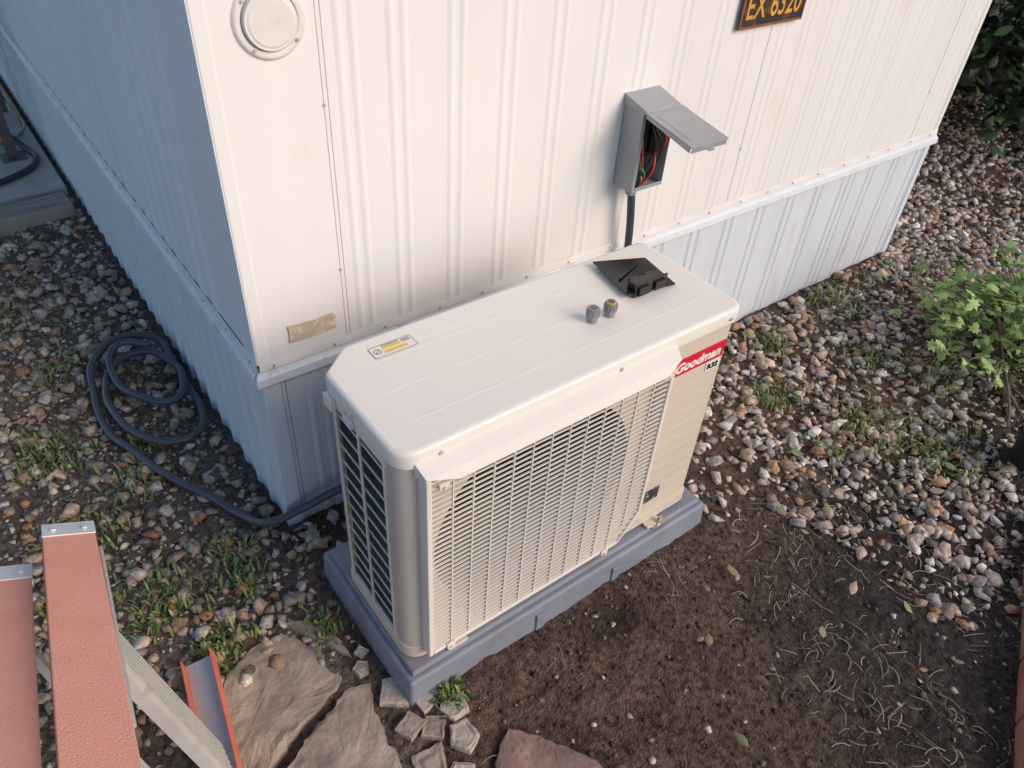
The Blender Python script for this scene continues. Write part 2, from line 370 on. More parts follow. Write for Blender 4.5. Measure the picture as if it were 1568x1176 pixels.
for x in np.arange(.041,LX,.166): x+=random.uniform(-.01,.01); mb.cyl((x,-.005,H1+.022),(x,-.0105,H1+.022),.0045,8,r2=.003)
for y in np.arange(.041,4,.166): mb.cyl((-.005,y,H1+.022),(-.0105,y,H1+.022),.0045,8,r2=.003)
for s in(.255,1.803,3.04):
    for z in np.arange(.85,2.5,.42): mb.cyl((s-.004,-.002,z),(s-.004,-.0045,z),.003,8)
mb.obj('screws',[screw],home)
# round vent cover
mb=MB(); vx,vz=.152,1.455
def ring(r0,r1,y0,y1,n=48):
    vs=[];fs=[]
    for i in range(n):
        t=2*math.pi*i/n
        for r,y in((r1,0),(r1-.003,y0),((r0+r1)/2,y1),(r0,y0)): vs.append((vx+r*math.cos(t),y,vz+r*math.sin(t)))
    for i in range(n):
        for k in range(3): fs.append((4*i+k,4*i+k+1,4*((i+1)%n)+k+1,4*((i+1)%n)+k))
    mb.add(vs,fs,0,True)
ring(.060,.077,-.005,-.008)
mb.cyl((vx,-.001,vz),(vx,-.014,vz),.058,48,r2=.055); mb.cyl((vx,-.014,vz),(vx,-.0155,vz),.05,48,r2=.046)
for k in range(4):
    t=k*math.pi/2+.9; mb.cyl((vx+.066*math.cos(t),-.006,vz+.066*math.sin(t)),(vx+.066*math.cos(t),-.011,vz+.066*math.sin(t)),.0035,8,1)
mb.obj('vent_cover',[mat('vent_paint',(.80,.76,.70),.5,var=.05,vscale=12,dirt=(.42,.25,.13),dscale=30,dlo=.62,dhi=.74),screw],home)
mb=MB()
tp=[(.09,.683),(.095,.680),(.15,.677),(.19,.679),(.222,.681),(.219,.70),(.223,.718),(.217,.731),(.17,.727),(.12,.729),(.090,.733),(.093,.71)]
mb.add([(x,-.0048,z) for x,z in tp]+[(x,-.0035,z) for x,z in tp],[tuple(range(12))]+[(i,(i+1)%12,12+(i+1)%12,12+i) for i in range(12)])
mb.obj('patch_tape',[mat('tape_beige',(.62,.50,.36),.6,var=.08,vscale=20,dirt=(.78,.73,.66),dscale=9,dlo=.5,dhi=.62)],home)

# licence plate
pl=empty('license_plate')
mb=MB(); mb.box(1.612,1.922,-.014,-.011,1.268,1.42); b=mb.obj('plate',[mat('plate_black',(.035,.025,.02),.5,dirt=(.25,.08,.03),dscale=25,dlo=.5,dhi=.7)],pl,bevel=.004)
orange=mat('plate_orange',(.75,.38,.06),.5,dirt=(.3,.1,.03),dscale=30)
rust=mat('rust',(.3,.1,.05),.8)
mb=MB()
for a in((1.612,1.922,1.268,1.275),(1.612,1.922,1.413,1.42),(1.612,1.619,1.2755,1.4125),(1.915,1.922,1.2755,1.4125)): mb.box(a[0],a[1],-.017,-.0135,a[2],a[3])
mb.obj('rim',[rust],pl,bevel=.001)
RX=Matrix.Rotation(math.radians(90),4,'X')
text('digits','EX 6320',.105,orange,Matrix.Translation((1.767,-.0152,1.332))@RX,pl,off=.001,width=.26)
mb=MB()
for x in(1.68,1.85): mb.cyl((x,0,1.40),(x,-.019,1.40),.005,10)
mb.obj('bolts',[screw],pl)

# ---------------------------------------------------------------- disconnect box
grey=mat('grey_enclosure',(.36,.37,.38),.45,metal=.1,var=.04,vscale=15)
greyi=mat('grey_inside',(.16,.16,.165),.6)
blk=mat('black_plastic',(.012,.012,.013),.22,var=0)
box=empty('electrical_disconnect_box')
bx0,bx1,bz0,bz1,bd=1.185,1.318,.865,1.118,-.085
mb=MB()
mb.box(bx0,bx1,-.006,-.004+.003,bz0,bz1)
mb.box(bx0,bx0+.003,bd,-.006,bz0,bz1); mb.box(bx1-.003,bx1,bd,-.006,bz0,bz1-.0)
mb.box(bx0+.003,bx1-.003,bd,-.006,bz0,bz0+.003)
mb.hexa([(bx0-.004,bd-.012,bz1-.006),(bx1+.004,bd-.012,bz1-.006),(bx1+.004,0,bz1-.006),(bx0-.004,0,bz1-.006),(bx0-.004,bd-.012,bz1+.004),(bx1+.004,bd-.012,bz1+.004),(bx1+.004,0,bz1+.028),(bx0-.004,0,bz1+.028)])
mb.box(bx0+.003,bx0+.014,bd,bd+.003,bz0+.003,bz1-.006); mb.box(bx0+.014,bx1-.003,bd,bd+.003,bz0+.003,bz0+.012)
mb.obj('enclosure',[grey],box,bevel=.0015)
mb=MB()
A=Vector((0,bd-.008,bz1-.004)); B=Vector((0,-.282,1.082))
d=(B-A).normalized(); n=Vector((0,-d.z,d.y))
if n.z<0:n=-n
fx0,fx1=bx0-.002,bx1+.014
def fp(x,t,h): p=A+d*t*(B-A).length+n*h; return (x,p.y,p.z)
mb.hexa([fp(fx0,0,0),fp(fx1,0,0),fp(fx1,1,0),fp(fx0,1,0),fp(fx0,0,.003),fp(fx1,0,.003),fp(fx1,1,.003),fp(fx0,1,.003)])
for xa,xb in((fx0,fx0+.003),(fx1-.003,fx1)):
    mb.hexa([fp(xa,.02,-.010),fp(xb,.02,-.010),fp(xb,.97,-.016),fp(xa,.97,-.016),fp(xa,.02,-.0002),fp(xb,.02,-.0002),fp(xb,.97,-.0002),fp(xa,.97,-.0002)])
mb.hexa([fp(fx0+.003,.985,-.016),fp(fx1-.003,.985,-.016),fp(fx1-.003,1,-.016),fp(fx0+.003,1,-.016),fp(fx0+.003,.985,-.0002),fp(fx1-.003,.985,-.0002),fp(fx1-.003,1,-.0002),fp(fx0+.003,1,-.0002)])
xm=(fx0+fx1)/2
mb.hexa([fp(xm-.012,1.0,-.014),fp(xm+.012,1.0,-.014),fp(xm+.012,1.07,-.014),fp(xm-.012,1.07,-.014),fp(xm-.012,1.,-.011),fp(xm+.012,1.,-.011),fp(xm+.012,1.07,-.011),fp(xm-.012,1.07,-.011)])
mb.hexa([fp(fx0+.02,.12,.0032),fp(fx1-.02,.12,.0032),fp(fx1-.02,.88,.0032),fp(fx0+.02,.88,.0032),fp(fx0+.024,.15,.0046),fp(fx1-.024,.15,.0046),fp(fx1-.024,.85,.0046),fp(fx0+.024,.85,.0046)])
mb.obj('cover_flap',[grey],box,bevel=.001)
mb=MB(); mb.box(bx0+.025,bx1-.01,-.040,-.0075,.95,1.06,0)
for k in range(2): mb.box(bx0+.035+k*.045,bx0+.065+k*.045,-.055,-.0405,.97,1.05,0)
mb.box(bx0+.004,bx1-.004,-.0075,-.0062,bz0+.004,bz1-.01,1)
mb.obj('fuse_block',[blk,greyi],box,bevel=.002)
cols={'red':(.6,.04,.03),'green':(.02,.28,.12),'black':(.02,.02,.02),'copper':(.6,.27,.12)}
wm={k:mat('wire_'+k,v,.4,var=0) for k,v in cols.items()}
ws=[('red',(1.225,-.05,1.05),(1.215,-.075,.99),(1.25,-.06,.88)),('green',(1.205,-.02,1.02),(1.215,-.07,.96),(1.23,-.06,.875)),('green',(1.212,-.02,.95),(1.24,-.075,.915),(1.25,-.05,.87)),('black',(1.27,-.06,1.05),(1.295,-.078,.99),(1.26,-.06,.88)),('red',(1.29,-.06,.97),(1.27,-.08,.92),(1.25,-.06,.87)),('black',(1.24,-.06,.96),(1.22,-.078,.91),(1.24,-.06,.87)),('copper',(1.21,-.02,.92),(1.235,-.07,.90),(1.24,-.06,.875)),('black',(1.25,-.065,1.06),(1.262,-.082,1.0),(1.25,-.07,.93)),('red',(1.28,-.05,1.06),(1.30,-.085,1.02),(1.29,-.06,.96))]
for i,(k,*pts) in enumerate(ws): curve('wire_%d'%i,pts,.0034,wm[k],box,res=6)
cond=mat('conduit_grey',(.06,.068,.08),.42,var=.05)
curve('conduit',[(1.222,-.05,.862),(1.232,-.052,.8),(1.248,-.05,.70),(1.255,-.05,.6),(1.24,-.07,.45),(1.1,-.12,.3)],.0125,cond,box)
mb=MB(); mb.cyl((1.222,-.05,.868),(1.222,-.05,.842),.018,10,smooth=False); mb.obj('conduit_fitting',[grey],box,bevel=.001)

# ---------------------------------------------------------------- pad
padm=mat('pad_plastic',(.24,.265,.325),.6,var=.10,vscale=6,bump=.12,bscale=180,dirt=(.20,.17,.15),dscale=7,dlo=.52,dhi=.75)
pad=empty('equipment_pad')
mb=MB(); px0,px1,py0,py1=.0,1.080,-.728,-.225
mb.prism([(px0,py0),(px1,py0),(px1,py1),(px0,py1)],-.03,.118,top=[(px0+.008,py0+.008),(px1-.008,py0+.008),(px1-.008,py1-.008),(px0+.008,py1-.008)])
mb.obj('slab',[padm],pad,bevel=.01,seg=3)
mb=MB()
mb.prism([(px0+.022,py0+.022),(px1-.022,py0+.022),(px1-.022,py1-.022),(px0+.022,py1-.022)],.1185,.134,top=[(px0+.026,py0+.026),(px1-.026,py0+.026),(px1-.026,py1-.026),(px0+.026,py1-.026)])
mb.obj('raised_deck',[padm],pad,bevel=.005,seg=2)
mb=MB()
for xx in(.40,.68): mb.box(xx,xx+.03,py0-.0015,py0+.012,.0,.085)
mb.obj('pad_ribs',[padm],pad,bevel=.003)

# ---------------------------------------------------------------- condenser
hp=empty('heat_pump_condenser')
lidm=mat('lid_cream_paint',(.81,.775,.70),.38,var=.012,vscale=3,bump=.03,bscale=300,dirt=(.66,.60,.51),dscale=9,dlo=.64,dhi=.9)
bodym=mat('body_tan_paint',(.64,.56,.455),.4,var=.02,vscale=4,bump=.02,bscale=300)
colm=mat('column_paint',(.57,.545,.50),.34,metal=.15,var=.03,vscale=4)
grm=mat('grille_plastic',(.76,.715,.65),.45,var=.02,vscale=5,dirt=(.58,.52,.44),dscale=6,dlo=.60,dhi=.9)
x0,x1,y0,y1,z0,z1=.03,1.01,-.678,-.315,.162,.865
def arc(cx,cy,r,a0,a1,n=8): return [(cx+r*math.cos(math.radians(a0+(a1-a0)*i/n)),cy+r*math.sin(math.radians(a0+(a1-a0)*i/n))) for i in range(n+1)]
def outline(e):
    p=arc(x0+.045,y0+.045,.045+e,180,270,10)+arc(x1-.025,y0+.025,.025+e,270,360,6)+arc(x1-.02,y1-.02,.02+e,0,90,5)
    p+=[(x0+.085,y1+e),(x0+.07,y1+e-.002),(x0-e+.002,y1-.06),(x0-e,y1-.072)]
    return p
ol=outline(.005)
rings=[(outline(.005),z1-.042),(outline(.006),z1-.012),(outline(.0045),z1-.005),(outline(.0005),z1-.001),(outline(-.006),z1)]
n=len(ol); vs=[];fs=[]
for P,z in rings: vs+=[(x,y,z) for x,y in P]
for r in range(len(rings)-1):
    for i in range(n): fs.append((r*n+i,r*n+(i+1)%n,(r+1)*n+(i+1)%n,(r+1)*n+i))
mb=MB(); mb.add(vs,fs,0,True); mb.add(vs[-n:],[tuple(range(n))],0); mb.add(vs[:n],[tuple(range(n))[::-1]],0)
for yy,xa,xb in((-.60,.10,.95),(-.50,.08,.97),(-.40,.13,.97),(-.375,.25,.97)):
    mb.hexa([(xa,yy-.004,z1-.0005),(xb,yy-.004,z1-.0005),(xb,yy+.004,z1-.0005),(xa,yy+.004,z1-.0005),(xa,yy-.0012,z1+.0005),(xb,yy-.0012,z1+.0005),(xb,yy+.0012,z1+.0005),(xa,yy+.0012,z1+.0005)])
mb.obj('lid',[lidm],hp)
mb=MB()
for x in(.60,.97,.12): mb.cyl((x,y0-.005,z1-.026),(x,y0-.009,z1-.026),.005,10)
mb.cyl((x0-.005,-.5,z1-.026),(x0-.009,-.5,z1-.026),.005,10)
mb.obj('lid_screws',[screw],hp)
mb=MB()
def vwall(P,za,zb,mi=0,smooth=False,thick=0):
    m=len(P); mb.add([(x,y,za) for x,y in P]+[(x,y,zb) for x,y in P],[(i,i+1,m+i+1,m+i) for i in range(m-1)],mi,smooth)
zb=z0+.025; zt=z1-.041
vwall([(x0+.012,y0+.06),(x0,y0+.06)]+arc(x0+.042,y0+.042,.042,180,270,10)+[(x0+.058,y0),(x0+.060,y0+.005),(x0+.066,y0+.005),(x0+.068,y0)],zb,zt,0,False)
mb.obj('corner_column',[colm],hp)
mb=MB()
pr=[(zb,0)]
for k in range(11):
    zz=.235+k*.047
    pr+=[(zz-.002,0),(zz,.004),(zz+.002,0)]
pr.append((zt,0)); m=len(pr)
mb.add([(.775,y0+.003+o,z) for z,o in pr]+[(x1-.025,y0+.003+o,z) for z,o in pr],[(i,i+1,m+i+1,m+i) for i in range(m-1)])
vwall([(x1-.025,y0+.003)]+arc(x1-.025,y0+.028,.025,270,360,6)+[(x1,y1-.02),(x1-.02,y1),(x1-.15,y1)],zb,zt)
vwall([(x0+.075,y1),(x0+.068,y1-.002),(x0+.002,y1-.062),(x0,y1-.072),(x0+.012,y1-.072)],zb,zt)
cx,cz,cr=.400,.500,.292; fx0,fx1=x0+.068,.775
N=64; vo=[];vi=[]
for i in range(N):
    t=2*math.pi*i/N; c,s=math.cos(t),math.sin(t)
    k=min(((fx1-cx) if c>0 else (cx-fx0))/max(abs(c),1e-6),((zt-cz) if s>0 else (cz-zb))/max(abs(s),1e-6))
    vo.append((cx+c*k,y0+.005,cz+s*k)); vi.append((cx+c*cr,y0+.005,cz+s*cr))
vb=[(x,y0+.008,z) for x,_,z in vi]
mb.add(vo+vi,[(i,(i+1)%N,N+(i+1)%N,N+i) for i in range(N)]); mb.add(vi+vb,[(i,(i+1)%N,N+(i+1)%N,N+i) for i in range(N)],0,True)
mb.obj('body_panels',[bodym],hp)
mb=MB(); mb.prism(outline(.003),z0-.018,z0+.026); 
for xx in(.16,.86):
    mb.box(xx-.03,xx+.03,y0-.025,y1+.02,.1345,.1435)
mb.obj('base_pan',[bodym],hp,bevel=.003)
fanm=mat('fan_black',(.008,.0085,.009),.6,var=0,spec=.2)
finm=mat('coil_fins',(.006,.035,.045),.35,metal=.4,var=.3,vscale=2,stretch=(1,600,1))
mb=MB()
V1=[(cx+cr*math.cos(2*math.pi*i/N),y0+.009,cz+cr*math.sin(2*math.pi*i/N)) for i in range(N)]
V2=[(x,y0+.17,z) for x,_,z in V1]
mb.add(V1+V2,[(i,(i+1)%N,N+(i+1)%N,N+i) for i in range(N)],0,True)
mb.box(fx0,fx1,y1-.06,y1-.055,zb,zt,0)
mb.cyl((cx,y0+.05,cz),(cx,y0+.12,cz),.055,24,0,r2=.06)
for k in range(3):
    a=math.radians(120*k+25); vs=[];fs=[]
    for i in range(7):
        r=.05+.20*i/6
        for j in range(6):
            t=a+(j/5-.5)*1.15+.25*i/6; vs.append((cx+r*math.cos(t),y0+.055+.06*(j/5),cz+r*math.sin(t)))
    for i in range(6):
        for j in range(5): fs.append((i*6+j,i*6+j+1,(i+1)*6+j+1,(i+1)*6+j))
    mb.add(vs,fs,0,True)
mb.obj('fan',[fanm],hp)
mb=MB(); mb.box(x0+.014,x0+.034,y0+.062,y1-.075,zb,zt); mb.box(x0+.08,.86,y1-.03,y1-.01,zb,zt); mb.obj('condenser_coil',[finm],hp)
mb=MB()
ya,yb=y0+.058,y1-.070
for z in np.arange(zb+.01,zt-.01,.0475): mb.box(x0+.001,x0+.0045,ya,yb,z,z+.0045)
for y in (ya+.001,ya+.108,ya+.215): mb.box(x0-.0005,x0+.0005,y,y+.007,zb+.005,zt); mb.box(x0-.004,x0-.0006,y,y+.007,zb+.005,zt)
mb.box(x0-.003,x0+.008,ya-.004,yb+.004,zt-.03,zt); mb.box(x0-.003,x0+.008,ya-.004,yb+.004,zb,zb+.009)
for z in np.arange(zb+.02,zt,.05): mb.box(x0+.085,.86,y1-.004,y1,z,z+.004)
for x in np.arange(x0+.09,.86,.09): mb.box(x,x+.004,y1+.0005,y1+.004,zb,zt)
mb.box(x0-.016,x0-.004,y1-.10,y1-.065,zt-.035,zt-.004); mb.box(x0-.012,x0-.004,-.5,-.46,zt-.02,zt-.004)
mb.obj('coil_guard',[grm],hp,bevel=.0008)
# fan grille: raised frame with cut lower corner, louvres stacked in front of the fan opening
mb=MB()
gx0,gx1,gz0,gz1=.082,.752,.188,.806; gy=y0-.030; ch=.085
def xr(z): return gx1-max(0,(gz0+ch-z))*.7
w=.013
mb.box(gx0-w,gx0,gy-.003,y0+.004,gz0-w,gz1)
mb.hexa([(gx0,gy-.003,gz0-w),(gx1-ch*.7,gy-.003,gz0-w),(gx1-ch*.7,y0+.004,gz0-w),(gx0,y0+.004,gz0-w),(gx0,gy-.003,gz0),(gx1-ch*.7,gy-.003,gz0),(gx1-ch*.7,y0+.004,gz0),(gx0,y0+.004,gz0)])
mb.hexa([(gx1-ch*.7,gy-.003,gz0-w),(gx1+w,gy-.003,gz0+ch-w),(gx1+w,y0+.004,gz0+ch-w),(gx1-ch*.7,y0+.004,gz0-w),(gx1-ch*.7,gy-.003,gz0),(gx1,gy-.003,gz0+ch),(gx1,y0+.004,gz0+ch),(gx1-ch*.7,y0+.004,gz0)])
mb.box(gx1,gx1+w,gy-.003,y0+.004,gz0+ch,gz1)
mb.obj('grille_frame',[grm],hp,bevel=.003)
mb=MB()
z=gz0+.008; sp=.0160
while z<gz1-.004:
    xe=xr(z); f_=(z-gz0)/(gz1-gz0); dp=.0074-.0048*f_   # louvres get deeper towards the bottom
    mb.box(gx0,xe,gy+.0005,gy+.0005+dp,z,z+.0036)
    z+=sp
for k in range(1,13):
    x=gx0+(gx1-gx0)*k/13
    zl=gz0+(0 if x<gx1-ch*.7 else .06)
    mb.box(x-.0014,x+.0014,gy-.0008,gy+.0040,zl,gz1)
mb.obj('grille_louvers',[grm],hp)
mb=MB()
hx0,hx1=.060,.782
mb.add([(hx0,y0-.001,.838),(hx1,y0-.001,.838),(hx1-.012,y0-.038,.816),(hx0+.006,y0-.038,.816),
        (hx0+.080,y0-.050,.792),(hx1-.065,y0-.050,.792),(hx0,y0-.001,.798),(hx1,y0-.001,.798),(hx0+.080,y0-.001,.778),(hx1-.065,y0-.001,.778)],
       [(0,3,2,1),(3,4,5,2),(0,6,4,3),(6,8,4),(1,2,5,7),(7,5,9),(4,8,9,5),(0,1,7,9,8,6)])
mb.obj('grille_hood',[grm],hp,bevel=.002)
mb=MB()
for (x,z) in((.108,.775),(.735,.78),(.13,.18),(.64,.178)):
    mb.box(x-.012,x+.012,gy-.008,gy+.0,z-.008,z+.01); mb.cyl((x,gy-.009,z),(x,gy-.012,z),.004,8)
mb.obj('grille_clips',[grm],hp,bevel=.002)
redm=mat('sign_red',(.66,.012,.03),.35,var=0); whm=mat('sign_white',(.85,.85,.85),.4,var=0)
yf=y0+.002
mb=MB()
mb.hexa([(.787,yf-.002,.714),(.985,yf-.002,.714),(.985,yf,.714),(.787,yf,.714),(.794,yf-.002,.766),(.992,yf-.002,.766),(.992,yf,.766),(.794,yf,.766)])
mb.obj('sign_plate',[redm],hp,bevel=.0008)
text('sign_letters','Goodman',.040,whm,Matrix.Translation((.891,yf-.0026,.7395))@RX,hp,off=.0011,shear=.25,width=.165)
mb=MB(); mb.box(.932,.982,yf-.001,yf,.680,.708); mb.obj('refrigerant_sticker',[whm],hp)
text('refrigerant_letters','R32',.024,blk,Matrix.Translation((.957,yf-.0018,.694))@RX,hp,off=.0008,width=.040)
mb=MB(); mb.box(.79,.87,yf-.001,yf,.235,.285); mb.obj('rating_label',[mat('label_dark',(.05,.05,.06),.35,dirt=(.4,.4,.4),dscale=60,dlo=.55,dhi=.6)],hp)
mb=MB(); mb.box(.14,.245,-.392,-.352,z1+.0006,z1+.0009); mb.obj('warning_sticker',[mat('sticker_paper',(.78,.76,.7),.5,var=0)],hp)
yel=mat('sticker_yellow',(.75,.55,.08),.5,var=0)
mb=MB(); mb.box(.168,.215,-.369,-.360,z1+.0010,z1+.0012); mb.box(.168,.225,-.384,-.374,z1+.0010,z1+.0012)
mb.obj('sticker_bands',[yel],hp)
mb=MB()
for k in range(3): mb.box(.218,.240,-.366+k*.004,-.3645+k*.004,z1+.0010,z1+.0012)
for k in range(2): mb.box(.17,.212,-.3585+k*.003,-.3575+k*.003,z1+.0010,z1+.0012); 
for a,b,c_,d_ in((.14,.245,-.3922,-.3912),(.14,.245,-.3528,-.3518),(.1395,.1405,-.391,-.353),(.2445,.2455,-.391,-.353)): mb.box(a,b,c_,d_,z1+.0010,z1+.0012)
for k in range(24):
    t=k*math.pi/12; mb.beam((.154+.008*math.cos(t),-.371+.008*math.sin(t),z1+.0011),(.154+.008*math.cos(t+.27),-.371+.008*math.sin(t+.27),z1+.0011),.0012,.0004)
mb.beam((.149,-.376,z1+.0012),(.160,-.366,z1+.0012),.0012,.0004)
mb.obj('sticker_print',[blk],hp)
brass=mat('zinc_bolt',(.5,.47,.38),.35,metal=.9)
ab=empty('anchor_bolt')
mb=MB(); mb.box(.845,.905,y0-.036,y0-.006,.1345,.1385); mb.cyl((.875,y0-.022,.1385),(.875,y0-.022,.148),.009,6,smooth=False); mb.cyl((.875,y0-.022,.148),(.875,y0-.022,.162),.004,8); mb.cyl((.855,y0-.02,.1385),(.855,y0-.02,.143),.006,10)
mb.obj('bolt_and_bracket',[brass],ab,bevel=.0006)

# ---------------------------------------------------------------- things on the lid
dc=empty('disconnect_pullout_cover')
mb=MB()
mb.hexa([(.770,-.510,z1+.012),(.925,-.528,z1+.003),(.948,-.392,z1+.003),(.800,-.345,z1+.012),(.770,-.510,z1+.016),(.925,-.528,z1+.007),(.948,-.392,z1+.007),(.800,-.345,z1+.016)])
mb.obj('cover_plate',[blk],dc,bevel=.0015)
mb=MB()
mb.box(.795,.895,-.512,-.485,z1+.0155,z1+.036); mb.box(.790,.900,-.517,-.5125,z1+.002,z1+.040)
mb.box(.81,.835,-.484,-.470,z1+.0155,z1+.030); mb.box(.86,.885,-.484,-.470,z1+.0155,z1+.030)
for k in range(2): mb.box(.80+k*.055,.835+k*.055,-.5235,-.5175,z1+.006,z1+.030)
mb.beam((.80,-.45,z1+.019),(.90,-.41,z1+.014),.005,.006)
mb.obj('fuse_holder',[blk],dc,bevel=.001)
fit_m=mat('fitting_grey',(.33,.34,.35),.4,metal=.2); yr=mat('fitting_yellow',(.65,.55,.06),.4)
for i,(x,y) in enumerate(((.638,-.532),(.690,-.536))):
    e=empty('conduit_fitting')
    mb=MB(); b0=z1+.0012
    mb.cyl((x,y,b0),(x,y,b0+.010),.0135,24); mb.cyl((x,y,b0+.0102),(x,y,b0+.018),.0165,8,0 ,smooth=False); mb.cyl((x,y,b0+.0182),(x,y,b0+.034),.0155,16,0,smooth=False)
    for k in range(14):
        t=k*math.pi/7; mb.beam((x+.0158*math.cos(t),y+.0158*math.sin(t),b0+.019),(x+.0158*math.cos(t),y+.0158*math.sin(t),b0+.033),.002,.002,(1,0,0))
    if i: mb.cyl((x,y,b0+.0342),(x,y,b0+.039),.012,20,1)
    else: mb.cyl((x,y,b0+.0342),(x,y,b0+.037),.0135,20,0)
    mb.cyl((x,y,b0+.039 if i else b0+.0371),(x,y,b0+.0395 if i else b0+.0376),.009,16,2)
    mb.obj('body',[fit_m,yr,greyi],e,bevel=.0006)

# ---------------------------------------------------------------- loose cable
cabm=mat('cable_grey',(.070,.082,.10),.36,var=.05,vscale=10)
cp=[(-16,23,0),(-22,34,0),(-27,46,0),(-30,57,0),(-34,72,0),(-33,92,1),(-28,109,3),(-16,116,4),(-5.5,112,2),(-4,97,1),(-4,80,0),(-4.5,64,0),(-9,53,1),(-17,52,1),(-26,61,2.5),(-30,76,3.5),(-29,91,3),(-22,103,3),(-12,104,3),(-5,93,3),(-5,80,3.5),(-11,71,3.5),(-20,77,5),(-25,92,6),(-19,107,7.5),(-9,103,6)]
cp=[(x/100,y/100,gz(x/100,y/100)+.028+z/100) for x,y,z in cp]
cp=[(.34,-.13,.17),(.25,-.09,.155),(.15,-.06,.135),(.041,-.038,.10),(-.06,-.005,.065),(-.115,.12,gz(-.115,.12)+.028)]+cp
curve('coiled_conduit_cable',cp,.0130,cabm,res=10)

# ---------------------------------------------------------------- flagstones
flag_m=mat('flagstone',(.46,.37,.29),.85,var=.2,vscale=7,bump=.8,bscale=28,dirt=(.19,.15,.125),dscale=5,dlo=.50,dhi=.72,detail=9)
flag_r=mat('flagstone_red',(.34,.21,.17),.85,var=.2,vscale=9,bump=.8,bscale=28,dirt=(.17,.125,.11),dscale=5,dlo=.5,dhi=.7,detail=9)
flag_c=mat('flagstone_pale',(.56,.48,.40),.85,var=.15,vscale=14,bump=.7,bscale=40,dirt=(.30,.24,.19),dscale=12,dlo=.5,dhi=.7,detail=9)
def slab(poly,zt,th,m,parent,jit=.006):
    P=[]
    for a,b in zip(poly,poly[1:]+poly[:1]):
        L=math.dist(a,b); k=max(2,int(L/.014))
        for i in range(k):
            t=i/k; P.append((a[0]+(b[0]-a[0])*t+random.uniform(-jit,jit)*(i>0)*.7,a[1]+(b[1]-a[1])*t+random.uniform(-jit,jit)*(i>0)*.7))
    cx=sum(p[0] for p in P)/len(P);cy=sum(p[1] for p in P)/len(P); z=gz(cx,cy)
    mb=MB(); n=len(P); rr=[(1,z-th),(1.0,z+zt-.006),(.985,z+zt),(.93,z+zt+.001),(.8,z+zt+.002),(.6,z+zt+.001),(.35,z+zt+.002)]
    vs=[];fs=[]
    for s,zz in rr: vs+=[(cx+(x-cx)*s,cy+(y-cy)*s,zz+(fbm(np.array([x*30*s+9]),np.array([y*30*s]),5,3)[0]-.5)*.008) for x,y in P]
    for r in range(len(rr)-1):
        for i in range(n): fs.append((r*n+i,r*n+(i+1)%n,(r+1)*n+(i+1)%n,(r+1)*n+i))
    fs.append(tuple(range((len(rr)-1)*n,len(rr)*n)))
    mb.add(vs,fs,0,False)
    return mb.obj('slab',[m],parent)
fp_=empty('flagstone_path')
slab([(-.34,-.37),(-.26,-.335),(-.175,-.335),(-.115,-.43),(-.085,-.555),(-.22,-.60),(-.36,-.665),(-.46,-.72),(-.44,-.55)],.022,.03,flag_m,fp_)
slab([(-.16,-.325),(-.10,-.355),(-.06,-.44),(-.055,-.52),(-.095,-.44)],.018,.03,flag_m,fp_,.004)
slab([(-.095,-.585),(-.045,-.605),(-.075,-.68),(-.075,-.76),(-.10,-.95),(-.36,-1.0),(-.34,-.70),(-.22,-.635)],.024,.03,flag_m,fp_)
slab([(.175,-.905),(.10,-.955),(.04,-1.08),(.1,-1.3),(.33,-1.25),(.30,-1.08),(.235,-.975)],.03,.03,flag_r,fp_)
for c,r,a in(((-.012,-.665),.052,.2),((.050,-.722),.044,.9),((.092,-.785),.040,.4),((-.025,-.77),.038,1.2),((.022,-.80),.036,.1),((.070,-.86),.038,.7),((-.030,-.87),.048,.5),((.015,-.94),.038,.2),((-.05,-.56),.022,.2),((-.03,-.52),.02,1.2),((.05,-1.0),.035,.2)):
    k=random.choice((4,4,5)); P=[(c[0]+r*random.uniform(.85,1.3)*math.cos(a+6.283*i/k),c[1]+r*random.uniform(.85,1.3)*math.sin(a+6.283*i/k)) for i in range(k)]
    slab(P,.016,.02,random.choice((flag_c,flag_c,flag_m)),fp_,.003)

# ---------------------------------------------------------------- step ladder lying on its side
fib=mat('fiberglass_orange',(.96,.43,.30),.6,var=.04,vscale=14,bump=.35,bscale=300,dirt=(.88,.38,.27),dscale=18,dlo=.5,dhi=.7)
fibr=mat('fiberglass_edge',(.72,.20,.13),.5,var=.08)
alu=mat('aluminium',(.68,.66,.63),.45,metal=.4,var=.08,vscale=12,dirt=(.45,.40,.34),dscale=12)
zinc=mat('zinc_plate',(.82,.81,.79),.4,metal=.2,var=.04,vscale=20)
lad=empty('step_ladder')
mb=MB()
def channel(a,b,wd,w,dpt,t=.004,mi=0,mi2=1):
    a=Vector(a);b=Vector(b);d=(b-a).normalized();wv=Vector(wd);wv=(wv-d*wv.dot(d)).normalized();n=wv.cross(d)
    if n.z<0:n=-n
    mb.beam(a,b,w,t,wv,mi)
    for s in(-1,1):
        o=wv*s*(w/2-t/2)-n*(dpt/2+t/2+.0003)
        mb.beam(a+o,b+o,t,dpt,wv,mi2)
    return wv,n,d
A0=Vector((-.525,-.165,.515));A1=Vector((-.612,-1.42,.97))
wv,n,d=channel(A0,A1,(.95,-.2,-.3),.100,.028,.005)
B0=Vector((-.660,-.225,.525));B1=Vector((-.725,-1.42,1.0)); channel(B0,B1,(.95,-.2,-.3),.098,.028,.005)
C0=Vector((-.385,-.310,.035));C1=Vector((-.56,-1.40,.04))
mb.beam(C0,C1,.075,.005,(1,-.1,.2),2)
for s in(-1,1):
    o=Vector((1,-.1,.2)).normalized()*s*.037+Vector((0,0,.016)); mb.beam(C0+o,C1+o,.005,.036,(1,-.1,.2),1)
